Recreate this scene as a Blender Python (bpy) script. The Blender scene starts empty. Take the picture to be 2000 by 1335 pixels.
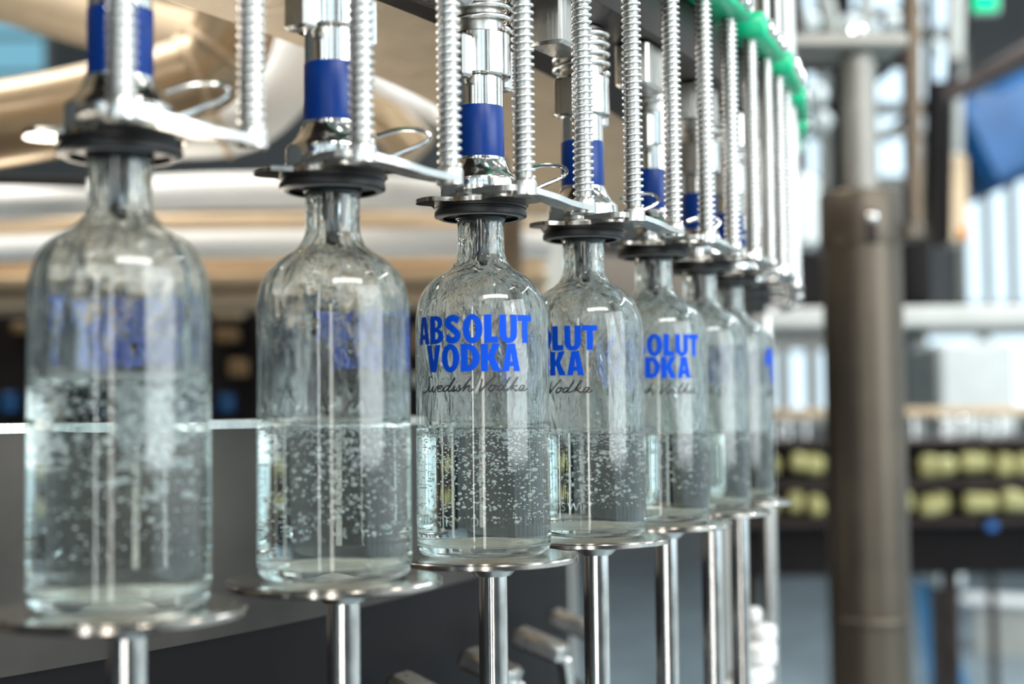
import bpy, math, random
from math import sin, cos, pi, radians, sqrt
from mathutils import Vector, Matrix, noise
random.seed(7)
C = bpy.context.scene.collection
SC = bpy.context.scene
EYE = 1.30                                   # camera height above the floor

# ------------------------------------------------------------------ camera
PITCH, ROLL, FPX = 0.0479, 0.0113, 2800.0
cam = bpy.data.cameras.new('camera'); co = bpy.data.objects.new('camera', cam); C.objects.link(co)
cam.sensor_width = 36.0; cam.lens = FPX * 36.0 / 2000.0
cp, sp, cr, sr = cos(PITCH), sin(PITCH), cos(ROLL), sin(ROLL)
_f = Vector((0, cp, sp)); _u = Vector((0, -sp, cp)); _r = Vector((1, 0, 0))
_R = _r * cr - _u * sr; _U = _r * sr + _u * cr
m = Matrix.Identity(4)
for i in range(3):
    m[i][0], m[i][1], m[i][2] = _R[i], _U[i], -_f[i]
m[2][3] = EYE
co.matrix_world = m
cam.clip_start = 0.02; cam.clip_end = 60
cam.dof.use_dof = True; cam.dof.focus_distance = 0.875; cam.dof.aperture_fstop = 4.0
cam.dof.aperture_blades = 0
SC.camera = co

# ------------------------------------------------------------------ render look
SC.view_settings.view_transform = 'Standard'
SC.view_settings.look = 'None'
SC.view_settings.gamma = 1.0
SC.view_settings.use_curve_mapping = False
SC.view_settings.exposure = 0.28
cy = SC.cycles
cy.use_denoising = True
cy.max_bounces = 20; cy.transmission_bounces = 18; cy.glossy_bounces = 6; cy.diffuse_bounces = 3
cy.transparent_max_bounces = 8
cy.caustics_reflective = True; cy.caustics_refractive = True
cy.sample_clamp_indirect = 6.0; cy.blur_glossy = 0.5

# ------------------------------------------------------------------ world
w = bpy.data.worlds.new('world'); SC.world = w; w.use_nodes = True
w.node_tree.nodes['Background'].inputs[0].default_value = (0.55, 0.68, 0.80, 1)
w.node_tree.nodes['Background'].inputs[1].default_value = 0.4

def area(name, loc, target, sx, sy, power, col):
    l = bpy.data.lights.new(name, 'AREA'); l.shape = 'RECTANGLE'; l.size = sx; l.size_y = sy
    l.energy = power; l.color = col
    o = bpy.data.objects.new(name, l); C.objects.link(o)
    o.location = loc
    o.rotation_euler = (Vector(target) - Vector(loc)).to_track_quat('-Z', 'Y').to_euler()
    return o
area('window_daylight', (3.3, -0.8, EYE + .9), (0.0, 1.0, EYE), 2.8, 2.2, 112, (0.92, 0.97, 1.0))
area('added_front_fill', (1.3, -1.3, EYE + 2.2), (0.1, 1.2, EYE), 2.4, 0.5, 75, (1.0, 0.97, 0.93))  # added fill light on the camera side
area('window_strip_tall', (-.95, -2.6, EYE + .2), (-.1, 1.2, EYE + .1), .14, 2.6, 13, (0.94, 0.98, 1.0))
area('added_tank_fill', (-.80, 2.10, EYE - .30), (-.22, 1.25, EYE + .30), .7, .3, 7, (1.0, .90, .76))  # added fill hidden inside the drum, brightens the tank underside
area('added_wall_wash', (3.6, 2.6, 4.4), (5.4, 3.2, 1.2), 3.0, .6, 260, (0.90, 0.97, 1.0))  # added wash on the unseen right wall, so the bottles pick up brightness
area('window_strip_low', (.15, -3.0, EYE - .2), (-.1, 1.2, EYE + .1), .30, 2.2, 16, (1.0, 0.95, 0.88))
area('hall_lamp_carousel', (-1.6, 2.2, EYE + 2.6), (-1.0, 3.0, EYE + 0.2), 2.0, 1.2, 105, (1.0, 0.95, 0.86))
area('hall_lamp_back', (2.6, 5.0, EYE + 2.8), (2.0, 5.4, EYE - 1.3), 2.5, 2.5, 115, (0.85, 0.94, 1.0))

# ------------------------------------------------------------------ materials
def mat(name, col, rough=0.5, metal=0.0, noise_amt=0.0, noise_scale=30, bump=0.0, bump_scale=200, stretch=None, spec=0.5, coat=0.0, aniso=0.0):
    mt = bpy.data.materials.new(name); mt.use_nodes = True
    nt = mt.node_tree; b = nt.nodes['Principled BSDF']
    b.inputs['Base Color'].default_value = (*col, 1); b.inputs['Roughness'].default_value = rough
    b.inputs['Metallic'].default_value = metal; b.inputs['Specular IOR Level'].default_value = spec
    b.inputs['Coat Weight'].default_value = coat
    b.inputs['Anisotropic'].default_value = aniso
    if noise_amt or bump:
        tc = nt.nodes.new('ShaderNodeTexCoord'); mp = nt.nodes.new('ShaderNodeMapping')
        nt.links.new(tc.outputs['Object'], mp.inputs[0])
        if stretch: mp.inputs['Scale'].default_value = stretch
    if noise_amt:
        n = nt.nodes.new('ShaderNodeTexNoise'); n.inputs['Scale'].default_value = noise_scale; n.inputs['Detail'].default_value = 4
        nt.links.new(mp.outputs[0], n.inputs['Vector'])
        cr_ = nt.nodes.new('ShaderNodeValToRGB')
        cr_.color_ramp.elements[0].position = 0.35; cr_.color_ramp.elements[1].position = 0.7
        cr_.color_ramp.elements[0].color = (*[c * (1 - noise_amt) for c in col], 1)
        cr_.color_ramp.elements[1].color = (*[min(1, c * (1 + noise_amt * .6)) for c in col], 1)
        nt.links.new(n.outputs['Fac'], cr_.inputs[0]); nt.links.new(cr_.outputs[0], b.inputs['Base Color'])
        mr = nt.nodes.new('ShaderNodeMapRange'); mr.inputs['To Min'].default_value = max(0, rough - .08); mr.inputs['To Max'].default_value = min(1, rough + .1)
        nt.links.new(n.outputs['Fac'], mr.inputs['Value']); nt.links.new(mr.outputs[0], b.inputs['Roughness'])
    if bump:
        n2 = nt.nodes.new('ShaderNodeTexNoise'); n2.inputs['Scale'].default_value = bump_scale; n2.inputs['Detail'].default_value = 3
        nt.links.new(mp.outputs[0], n2.inputs['Vector'])
        bp = nt.nodes.new('ShaderNodeBump'); bp.inputs['Strength'].default_value = bump; bp.inputs['Distance'].default_value = 0.002
        nt.links.new(n2.outputs['Fac'], bp.inputs['Height']); nt.links.new(bp.outputs[0], b.inputs['Normal'])
    return mt

def glass(name, ior, col=(1, 1, 1), rough=0.0, bump=0.0, scale=(1, 1, 1), nscale=90, dist=0.002):
    mt = bpy.data.materials.new(name); mt.use_nodes = True
    nt = mt.node_tree; nt.nodes.clear()
    o = nt.nodes.new('ShaderNodeOutputMaterial'); g = nt.nodes.new('ShaderNodeBsdfGlass')
    g.inputs['IOR'].default_value = ior; g.inputs['Color'].default_value = (*col, 1); g.inputs['Roughness'].default_value = rough
    nt.links.new(g.outputs[0], o.inputs['Surface'])
    if bump:
        tc = nt.nodes.new('ShaderNodeTexCoord'); mp = nt.nodes.new('ShaderNodeMapping'); mp.inputs['Scale'].default_value = scale
        n = nt.nodes.new('ShaderNodeTexNoise'); n.inputs['Scale'].default_value = nscale; n.inputs['Detail'].default_value = 3.5; n.inputs['Distortion'].default_value = 0.8
        bp = nt.nodes.new('ShaderNodeBump'); bp.inputs['Strength'].default_value = bump; bp.inputs['Distance'].default_value = dist
        nt.links.new(tc.outputs['Object'], mp.inputs[0]); nt.links.new(mp.outputs[0], n.inputs['Vector'])
        nt.links.new(n.outputs['Fac'], bp.inputs['Height']); nt.links.new(bp.outputs[0], g.inputs['Normal'])
    return mt

def emit(name, col, s):
    mt = bpy.data.materials.new(name); mt.use_nodes = True
    nt = mt.node_tree; nt.nodes.clear()
    o = nt.nodes.new('ShaderNodeOutputMaterial'); e = nt.nodes.new('ShaderNodeEmission')
    e.inputs[0].default_value = (*col, 1); e.inputs[1].default_value = s
    nt.links.new(e.outputs[0], o.inputs['Surface'])
    return mt

M = dict(
    chrome=mat('polished_steel', (.80, .79, .76), .13, 1, .10, 60),
    steel=mat('satin_steel', (.68, .66, .62), .26, 1, .15, 40, .10, 300, (1, 1, .05)),
    plate=mat('brushed_plate_steel', (.50, .46, .41), .16, 1, .18, 35),
    spring=mat('spring_steel', (.88, .86, .82), .25, 1),
    rod=mat('guide_rod_steel', (.42, .42, .40), .36, 1),  # rod tone darkened to stand for the shadow between the coils
    dark=mat('dark_oxidised_steel', (.045, .034, .030), .42, .6, .3, 20, spec=.2),
    drum=mat('brushed_drum_steel', (.085, .073, .063), .36, .9, .3, 7, .06, 120),
    rubber=mat('black_rubber', (.010, .009, .009), .42, 0, .2, 60),
    blue=mat('blue_sleeve', (.0, .030, .19), .33, 0, .10, 200, .05, 900, spec=.3),
    green=mat('green_plastic', (.0, .50, .23), .36, 0, .08, 50),
    tan=mat('warm_cast_steel', (.60, .46, .31), .50, .35, .10, 14, .5, 60),
    cream=mat('warm_reflection_cream', (.46, .34, .21), .28, .3, .12, 6),  # warm reflections on steel are put into this cream colour
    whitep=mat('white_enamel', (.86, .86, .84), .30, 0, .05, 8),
    greyp=mat('grey_paint', (.42, .42, .38), .45, 0, .12, 8),
    column=mat('column_steel', (.11, .09, .068), .42, .75, .18, 7, .05, 90),
    black=mat('black_machine_paint', (.010, .008, .008), .6, 0, .2, 10, spec=.12),
    brown=mat('brown_bracket', (.20, .12, .05), .5, 0, .2, 14),
    yellow=mat('straw_plastic', (.40, .37, .15), .45, 0, .25, 30),
    bluem=mat('blue_machine_paint', (.02, .16, .52), .35, 0, .15, 5),
    hoodblue=mat('deep_blue_hood_paint', (.005, .07, .20), .3, 0, .25, 3),
    orange=mat('orange_plastic', (.75, .25, .02), .5),
    floor=mat('floor_resin', (.24, .31, .35), .22, 0, .2, 2.2),
    floor_reflect=mat('blue_floor_reflection', (.01, .20, .46), .35, 0, .1, 3),
    wall=mat('hall_wall', (.13, .14, .145), .8, 0, .1, 2),
    wallwhite=mat('white_hall_wall', (.72, .74, .74), .7, 0, .05, 2),
    ceil=mat('hall_ceiling', (.20, .22, .24), .8, 0, .1, 2),
    housing=mat('housing_paint', (.16, .135, .11), .4, .3, .25, 5),
    brownsteel=mat('brown_steel', (.20, .15, .10), .4, .6, .2, 12),
    palegrey=mat('pale_grey_paint', (.62, .66, .64), .4, 0, .1, 8),
    skirt=mat('shaded_skirt_steel', (.007, .0055, .0055), .5, .1, .25, 9, spec=.15),
    print_blue=mat('blue_print', (.0, .062, .52), .55, spec=.12),
    print_black=mat('black_print', (.012, .012, .014), .4),
    window=emit('daylight_pane', (.62, .80, .92), 1.6),
    dull=mat('dull_grey_steel', (.30, .29, .26), .5, .5, .15, 12),
    railp=mat('off_white_rail_paint', (.50, .51, .48), .35, 0, .08, 8),
    bluepane=emit('blue_dusk_pane', (.20, .48, .62), .85),
    lamp=emit('lamp_tube', (1, .97, .9), 24.0),
    exitl=emit('green_lamp', (.0, .9, .42), 1.3),
)
M['glass'] = glass('bottle_glass', 1.50, (.955, .985, .975))
M['foot'] = glass('stippled_foot_glass', 1.50, (.96, .99, .98), .38, .6, (1, 1, 1), 400, .001)
M['wet'] = glass('wetted_inner_glass', 1.50 / 1.36, (.985, .995, .99))
M['vodka'] = glass('vodka_surface', 1.36, (1, 1, 1), .05, 1.0, (1, 1, .32), 95, .0062)
def froth_and_glint(mt, amount, scale, st):  # white mix: froth, plus brightness standing for light scattered in the liquid
    nt = mt.node_tree; g = [n for n in nt.nodes if n.type == 'BSDF_GLASS'][0]; o = [n for n in nt.nodes if n.type == 'OUTPUT_MATERIAL'][0]
    tc = nt.nodes.new('ShaderNodeTexCoord'); mp = nt.nodes.new('ShaderNodeMapping'); mp.inputs['Scale'].default_value = st
    n = nt.nodes.new('ShaderNodeTexNoise'); n.inputs['Scale'].default_value = scale; n.inputs['Detail'].default_value = 6; n.inputs['Roughness'].default_value = .65
    mr = nt.nodes.new('ShaderNodeMapRange'); mr.inputs['From Min'].default_value = .46; mr.inputs['From Max'].default_value = .66; mr.inputs['To Max'].default_value = amount
    tr = nt.nodes.new('ShaderNodeBsdfTranslucent'); tr.inputs['Color'].default_value = (.93, .97, .96, 1)
    df = nt.nodes.new('ShaderNodeBsdfDiffuse'); df.inputs['Color'].default_value = (.93, .97, .96, 1)
    m1 = nt.nodes.new('ShaderNodeMixShader'); m2 = nt.nodes.new('ShaderNodeMixShader')
    nt.links.new(tc.outputs['Object'], mp.inputs[0]); nt.links.new(mp.outputs[0], n.inputs['Vector']); nt.links.new(n.outputs['Fac'], mr.inputs['Value'])
    nt.links.new(tr.outputs[0], m1.inputs[1]); nt.links.new(df.outputs[0], m1.inputs[2])
    nt.links.new(mr.outputs[0], m2.inputs[0]); nt.links.new(g.outputs[0], m2.inputs[1]); nt.links.new(m1.outputs[0], m2.inputs[2])
    nt.links.new(m2.outputs[0], o.inputs['Surface'])
froth_and_glint(M['vodka'], .36, 150, (1, 1, .25))
M['vodka_calm'] = glass('vodka_surface_calm', 1.36, (1, 1, 1), .03, .8, (1, 1, .32), 85, .0030)
froth_and_glint(M['vodka_calm'], .20, 150, (1, 1, .25))
M['bubble'] = glass('air_bubble', 1 / 1.36, (1, 1, 1)); froth_and_glint(M['bubble'], .65, 2, (1, 1, 1))  # white mixed into the bubbles stands for their bright glints
for _n in M['bubble'].node_tree.nodes:
    if _n.type == 'MAP_RANGE': _n.inputs['From Min'].default_value = -1.0; _n.inputs['From Max'].default_value = .2
M['emboss'] = M['glass']

# ------------------------------------------------------------------ mesh helpers
class MB:
    def __init__(s): s.v = []; s.f = []; s.mi = []
    def add(s, vs, fs, mi=0):
        b = len(s.v); s.v += [tuple(v) for v in vs]; s.f += [tuple(i + b for i in f) for f in fs]; s.mi += [mi] * len(fs); return s
    def box(s, c, d, rz=0.0, bev=0.0, rx=0.0, ry=0.0):
        x, y, z = [k / 2 for k in d]
        R = Matrix.Rotation(rz, 3, 'Z') @ Matrix.Rotation(ry, 3, 'Y') @ Matrix.Rotation(rx, 3, 'X')
        if bev <= 0:
            vs = [Vector((i * x, j * y, k * z)) for i in (-1, 1) for j in (-1, 1) for k in (-1, 1)]
            fs = [(0, 1, 3, 2), (4, 6, 7, 5), (0, 4, 5, 1), (2, 3, 7, 6), (0, 2, 6, 4), (1, 5, 7, 3)]
        else:
            # octagonal-section prism with inset caps: a bevelled box
            ring = lambda bx, by, b: [(-bx + b, -by), (bx - b, -by), (bx, -by + b), (bx, by - b), (bx - b, by), (-bx + b, by), (-bx, by - b), (-bx, -by + b)]
            lv = [(-z, ring(x - bev, y - bev, bev * .6)), (-z + bev, ring(x, y, bev)), (z - bev, ring(x, y, bev)), (z, ring(x - bev, y - bev, bev * .6))]
            vs = [Vector((p[0], p[1], zz)) for zz, r in lv for p in r]
            fs = [tuple(range(7, -1, -1)), tuple(range(24, 32))]
            for k in range(3):
                for i in range(8):
                    j = (i + 1) % 8; fs.append((k * 8 + i, k * 8 + j, k * 8 + 8 + j, k * 8 + 8 + i))
        return s.add([Vector(c) + R @ v for v in vs], fs)
    def lathe(s, prof, n=48, c=(0, 0, 0), caps=True, a0=0.0, a1=2 * pi, mi=0, fn=None):
        full = abs(a1 - a0 - 2 * pi) < 1e-6; k = n if full else n + 1
        vs = []
        for (r, z) in prof:
            for i in range(k):
                a = a0 + (a1 - a0) * i / n
                rr, zz = (r, z) if fn is None else fn(r, z, a)
                vs.append((c[0] + rr * cos(a), c[1] + rr * sin(a), c[2] + zz))
        fs = []
        for p in range(len(prof) - 1):
            for i in range(n):
                j = (i + 1) % k if full else i + 1
                fs.append((p * k + i, p * k + j, (p + 1) * k + j, (p + 1) * k + i))
        if caps and full:
            if prof[0][0] > 1e-6: fs.append(tuple(range(k - 1, -1, -1)))
            if prof[-1][0] > 1e-6: fs.append(tuple((len(prof) - 1) * k + i for i in range(k)))
        return s.add(vs, fs, mi)
    def cyl(s, r, z0, z1, c=(0, 0), n=40, b=0.0):
        pr = [(r, z0), (r, z1)] if b <= 0 else [(r - b, z0), (r, z0 + b), (r, z1 - b), (r - b, z1)]
        return s.lathe(pr, n, (c[0], c[1], 0))
    def tube(s, pts, r, n=12, closed=False, caps=True):
        P = [Vector(p) for p in pts]; L = len(P); vs = []; up = None
        for i, p in enumerate(P):
            a = P[(i - 1) % L] if (closed or i > 0) else P[i]; b = P[(i + 1) % L] if (closed or i < L - 1) else P[i]
            t = (b - a).normalized()
            if up is None:
                up = t.orthogonal().normalized()
            up = (up - t * up.dot(t)).normalized(); sd = t.cross(up)
            rr = r[i] if isinstance(r, (list, tuple)) else r
            for k in range(n):
                an = 2 * pi * k / n; vs.append(p + (up * cos(an) + sd * sin(an)) * rr)
        fs = []
        for i in range(L if closed else L - 1):
            j = (i + 1) % L
            for k in range(n):
                q = (k + 1) % n; fs.append((i * n + k, i * n + q, j * n + q, j * n + k))
        if caps and not closed:
            fs.append(tuple(range(n - 1, -1, -1))); fs.append(tuple((L - 1) * n + k for k in range(n)))
        return s.add(vs, fs)
    def prism(s, poly, z0, z1):
        n = len(poly)
        vs = [(x, y, z0) for x, y in poly] + [(x, y, z1) for x, y in poly]
        fs = [tuple(range(n - 1, -1, -1)), tuple(range(n, 2 * n))] + [(i, (i + 1) % n, n + (i + 1) % n, n + i) for i in range(n)]
        return s.add(vs, fs)
    def ball(s, c, r, seg=8, rings=5, sq=1.0):
        prof = [(max(1e-9, r * sin(pi * k / rings)), -r * sq * cos(pi * k / rings)) for k in range(rings + 1)]
        return s.lathe(prof, seg, c, caps=False)
    def mesh(s, name, mats, smooth=True, ang=38):
        me = bpy.data.meshes.new(name); me.from_pydata(s.v, [], s.f)
        for mt in (mats if isinstance(mats, (list, tuple)) else [mats]): me.materials.append(M[mt] if isinstance(mt, str) else mt)
        if any(s.mi): me.polygons.foreach_set('material_index', s.mi)
        if smooth:
            me.polygons.foreach_set('use_smooth', [True] * len(me.polygons))
            me.set_sharp_from_angle(angle=radians(ang))
        me.update(); return me
    def obj(s, name, mats, parent=None, **k):
        return link(name, s.mesh(name, mats, **k), parent)

def link(name, me, parent=None):
    o = bpy.data.objects.new(name, me); C.objects.link(o)
    if parent is not None: o.parent = parent
    return o
def thing(name, label, cat, loc=(0, 0, 0), rz=0.0, group=None):
    o = bpy.data.objects.new(name, None); C.objects.link(o); o.location = loc; o.rotation_euler = (0, 0, rz)
    o.empty_display_size = .02
    return tag(o, label, cat, group)
def tag(o, label, cat, group=None):
    o['label'] = label; o['category'] = cat
    if group: o['group'] = group
    return o
def struct(o): o['kind'] = 'structure'; return o
def copy_tree(o, parent=None):
    c = o.copy(); C.objects.link(c); c.parent = parent
    for ch in list(o.children): copy_tree(ch, c)
    return c
def P(px, py, Y):
    """world point at depth Y for a place measured in the photograph"""
    a = (px - 1000) / FPX; b = (667.5 - py) / FPX
    x = a * cr + b * sr; u = -a * sr + b * cr
    d = Vector((0, cp, sp)) + Vector((1, 0, 0)) * x + Vector((0, -sp, cp)) * u
    d *= Y / d.y
    return Vector((d.x, d.y, d.z + EYE))
def smooth_path(pts, n=8, closed=False):
    out = []; L = len(pts); Q = [Vector(p) for p in pts]
    rng = range(L) if closed else range(L - 1)
    for i in rng:
        if closed: a, b, c, d = Q[(i - 1) % L], Q[i], Q[(i + 1) % L], Q[(i + 2) % L]
        else: a, b, c, d = Q[max(i - 1, 0)], Q[i], Q[i + 1], Q[min(i + 2, L - 1)]
        for k in range(n):
            t = k / n
            out.append(0.5 * ((2 * b) + (c - a) * t + (2 * a - 5 * b + 4 * c - d) * t * t + (3 * b - a - 3 * c + d) * t ** 3))
    if not closed: out.append(Q[-1])
    return out

# ------------------------------------------------------------------ carousel geometry: stations on an arc
NST = 11
ST = []
x, y, h = -0.1760, 0.6426, 0.6948; DH, STEP = 0.06684, 0.13452
for k in range(NST):
    ST.append((x, y, h)); x += STEP * sin(h - DH / 2); y += STEP * cos(h - DH / 2); h -= DH
CX, CY, RC = -1.723, 1.930, 2.0125           # carousel axis and pitch radius
def arcang(k): return math.atan2(ST[k][1] - CY, ST[k][0] - CX)
ZP = EYE - 0.0855                            # top of the lift plates

# ------------------------------------------------------------------ hall
def slab(name, c, d, m_): o = MB().box(c, d).obj(name, m_, smooth=False); return struct(o)
XL, XR, YF, YB, HT = -6.5, 5.4, -4.0, 12.5, 5.6
slab('floor', ((XL + XR) / 2, (YF + YB) / 2, -.05), (XR - XL, YB - YF, .1), 'floor')
slab('ceiling', ((XL + XR) / 2, (YF + YB) / 2, HT + .05), (XR - XL, YB - YF, .1), 'ceil')
slab('wall_left', (XL - .05, (YF + YB) / 2, HT / 2), (.1, YB - YF, HT), 'wall')
slab('wall_right', (XR + .05, (YF + YB) / 2, HT / 2), (.1, YB - YF, HT), 'wallwhite')
slab('wall_back', ((XL + XR) / 2, YB + .05, HT / 2), (XR - XL, .1, HT), 'wall')
slab('wall_front', ((XL + XR) / 2, YF - .05, HT / 2), (XR - XL, .1, HT), 'wall')

def window(n, x0, x1, z0, z1, cols, rows=1, wall='back', m_='window', bar=.05):
    """a lit window in the hall wall: frame, panes"""
    if wall == 'back': pt = lambda a, z, dpt: (a, YB - dpt, z); rz = 0
    elif wall == 'right': pt = lambda a, z, dpt: (XR - dpt, a, z); rz = pi / 2
    else: pt = lambda a, z, dpt: (a, YF + dpt, z); rz = 0
    fr = MB(); w_, h_ = (x1 - x0), (z1 - z0)
    for a in (x0, x1): fr.box(pt(a, (z0 + z1) / 2, .05), (bar, .10, h_ + bar), rz)
    for z in (z0, z1): fr.box(pt((x0 + x1) / 2, z, .05), (w_ + bar, .10, bar), rz)
    for i in range(1, cols): fr.box(pt(x0 + w_ * i / cols, (z0 + z1) / 2, .045), (bar, .08, h_), rz)
    for j in range(1, rows): fr.box(pt((x0 + x1) / 2, z0 + h_ * j / rows, .045), (w_, .08, bar), rz)
    o = struct(fr.obj('window_%d' % n, 'greyp', smooth=False))
    for i in range(cols):
        for j in range(rows):
            a = x0 + w_ * (i + .5) / cols; z = z0 + h_ * (j + .5) / rows
            MB().box(pt(a, z, .012), (w_ / cols - bar * .9, .008, h_ / rows - bar * .9), rz).obj('pane', m_, o, smooth=False)
    return o
window(1, -5.3, -4.05, 3.98, 4.95, 1, 3, m_='bluepane', bar=.03)
window(2, 3.93, 5.25, 2.15, 3.30, 6, 1, bar=.075)
window(3, 2.35, 3.95, 3.25, 5.2, 4, 3, bar=.12)
window(4, 3.55, 5.2, 1.2, 1.95, 3, 1, bar=.10)
window(5, 2.1, 2.85, 1.2, 1.85, 3, 1, bar=.12)
window(6, -3.0, 5.0, .5, 4.2, 8, 3, 'right', bar=.14)
window(7, -4.5, 3.5, 2.2, 4.4, 6, 2, 'front', bar=.16)

# ceiling lamps (tube fittings)
k = 0
for lx, ly, ln in ((-3.4, 1.0, 2.4), (-1.2, .2, 2.4), (1.1, .6, 2.4), (3.0, 1.2, 2.4), (-2.2, 5.5, 2.4), (1.6, 6.0, 2.4), (3.9, 8.5, 2.4)):
    where = ['far left over the carousel', 'nearest left over the filling line', 'right above the bottles', 'beside the right wall windows',
             'deep left behind the pipes', 'over the far machine', 'in the far right corner'][k]
    t = thing('ceiling_lamp', 'long tube lamp under the hall ceiling, ' + where, 'lamp', (lx, ly, HT - .5), 0, 'tube lamps under the ceiling')
    MB().box((0, 0, .06), (.22, ln, .07), bev=.015).obj('housing', 'greyp', t)
    for sx in (-.05, .05): MB().tube([(sx, -ln / 2 + .05, .0), (sx, ln / 2 - .05, .0)], .02, 10).obj('lamp_tube', 'lamp', t)
    for sy in (-ln * .35, ln * .35): MB().tube([(0, sy, .09), (0, sy, .5)], .006, 6).obj('hanger', 'greyp', t)
    k += 1

# ------------------------------------------------------------------ carousel: drum, tank ring, mounting ring
a_lo, a_hi = -1.15, 0.75
def sector(mb, prof, a0, a1, n=96):
    """closed ring sector of a polygon section"""
    m_ = len(prof); vs = []
    for i in range(n + 1):
        a = a0 + (a1 - a0) * i / n
        vs += [(r * cos(a), r * sin(a), z) for r, z in prof]
    fs = []
    for i in range(n):
        for p in range(m_):
            q = (p + 1) % m_; fs.append((i * m_ + p, i * m_ + q, (i + 1) * m_ + q, (i + 1) * m_ + p))
    fs.append(tuple(range(m_ - 1, -1, -1))); fs.append(tuple(n * m_ + p for p in range(m_)))
    return mb.add(vs, fs)
drum = thing('carousel_drum', 'dark brushed steel drum wall with a bright top edge behind the lift rods', 'machine', (CX, CY, 0))
sector(MB(), [(1.775, EYE - .150), (1.80, EYE - .150), (1.80, EYE - .010), (1.775, EYE - .010)], -1.75, .22, 150).obj('drum_wall', 'drum', drum)
sector(MB(), [(1.770, .02), (1.795, .02), (1.795, EYE - .150), (1.770, EYE - .150)], -1.75, .22, 150).obj('drum_skirt', 'skirt', drum)  # skirt colour blackened to carry the shade under the lift plates
sector(MB(), [(1.745, EYE - .010), (1.803, EYE - .010), (1.803, EYE - .004), (1.745, EYE - .004)], -1.75, .22, 150).obj('top_rim', 'steel', drum)
sector(MB(), [(1.802, EYE - .46), (1.86, EYE - .46), (1.86, EYE - .43), (1.802, EYE - .43)], -1.75, .22, 120).obj('lower_flange', 'dark', drum)
sector(MB(), [(1.0, .0), (1.90, .0), (1.90, .10), (1.0, .10)], -1.75, .22, 100).obj('base_ring', 'dark', drum)

tank = thing('filler_tank', 'tan cast underside of the ring shaped filler tank above the valves', 'tank', (CX, CY, 0))
sector(MB(), [(1.735, EYE + .30), (1.75, EYE + .292), (1.93, EYE + .292), (1.93, EYE + .75), (1.735, EYE + .75)], -1.6, .12, 140).obj('tank_wall', 'tan', tank)
ring = thing('mounting_ring', 'dark brown steel ring carrying the filling valves', 'machine', (CX, CY, 0))
sector(MB(), [(1.935, EYE + .262), (2.052, EYE + .262), (2.052, EYE + .31), (1.935, EYE + .31)], -1.6, .26, 140).obj('ring_plate', 'dark', ring)
sector(MB(), [(1.935, EYE + .31), (2.02, EYE + .31), (2.02, EYE + .60), (1.935, EYE + .60)], -1.6, .26, 140).obj('ring_web', 'dark', ring)
for k in range(1, NST):
    a = arcang(k) + .0334
    MB().box((2.030 * cos(a), 2.030 * sin(a), EYE + .246), (.026, .040, .032), a, .002).obj('spacer_block', 'steel', ring)

# ------------------------------------------------------------------ lift platforms (7)
ORD = ['leftmost', 'second from the left', 'third from the left', 'fourth from the left', 'fifth from the left', 'sixth from the left', 'farthest right']
def make_platform():
    t = thing('lift_platform', 'x', 'platform')
    n = 96
    poly = [(.056 * cos(2 * pi * i / n), .056 * sin(2 * pi * i / n)) for i in range(n)]
    MB().lathe([(0.0001, -.0042), (.0545, -.0042), (.056, -.0035), (.056, -.0012), (.0555, -.0006), (0.0001, -.0006)], 96, caps=False).obj('plate', 'plate', t)
    # thin wear sheet with a wavy cut edge
    pts = []
    for i in range(n):
        a = 2 * pi * i / n
        r = .0552 - (.0065 * max(0, sin((a + .9) * 1.0)) ** 6 + .0022 * max(0, sin(3 * a + 1.3)) ** 4)
        pts.append((r * cos(a), r * sin(a)))
    MB().prism(pts, -.0005, 0.0).obj('wear_sheet', 'plate', t, ang=50)
    MB().lathe([(.010, -.0043), (.0155, -.0043), (.0155, -.007), (.0105, -.012), (.0086, -.012)], 40, (.006, 0, 0), caps=False).obj('rod_collar', 'steel', t)
    MB().cyl(.0086, -.80, -.0043, (.006, 0), 40).obj('lift_rod', 'chrome', t)
    return t
plat0 = make_platform()
for k in range(7):
    o = plat0 if k == 0 else copy_tree(plat0)
    o.location = (ST[k][0], ST[k][1], ZP); o.rotation_euler = (0, 0, -ST[k][2])
    tag(o, 'round steel lift plate on a polished rod under the %s bottle' % ORD[k], 'platform', 'lift plates under the bottles')

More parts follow.
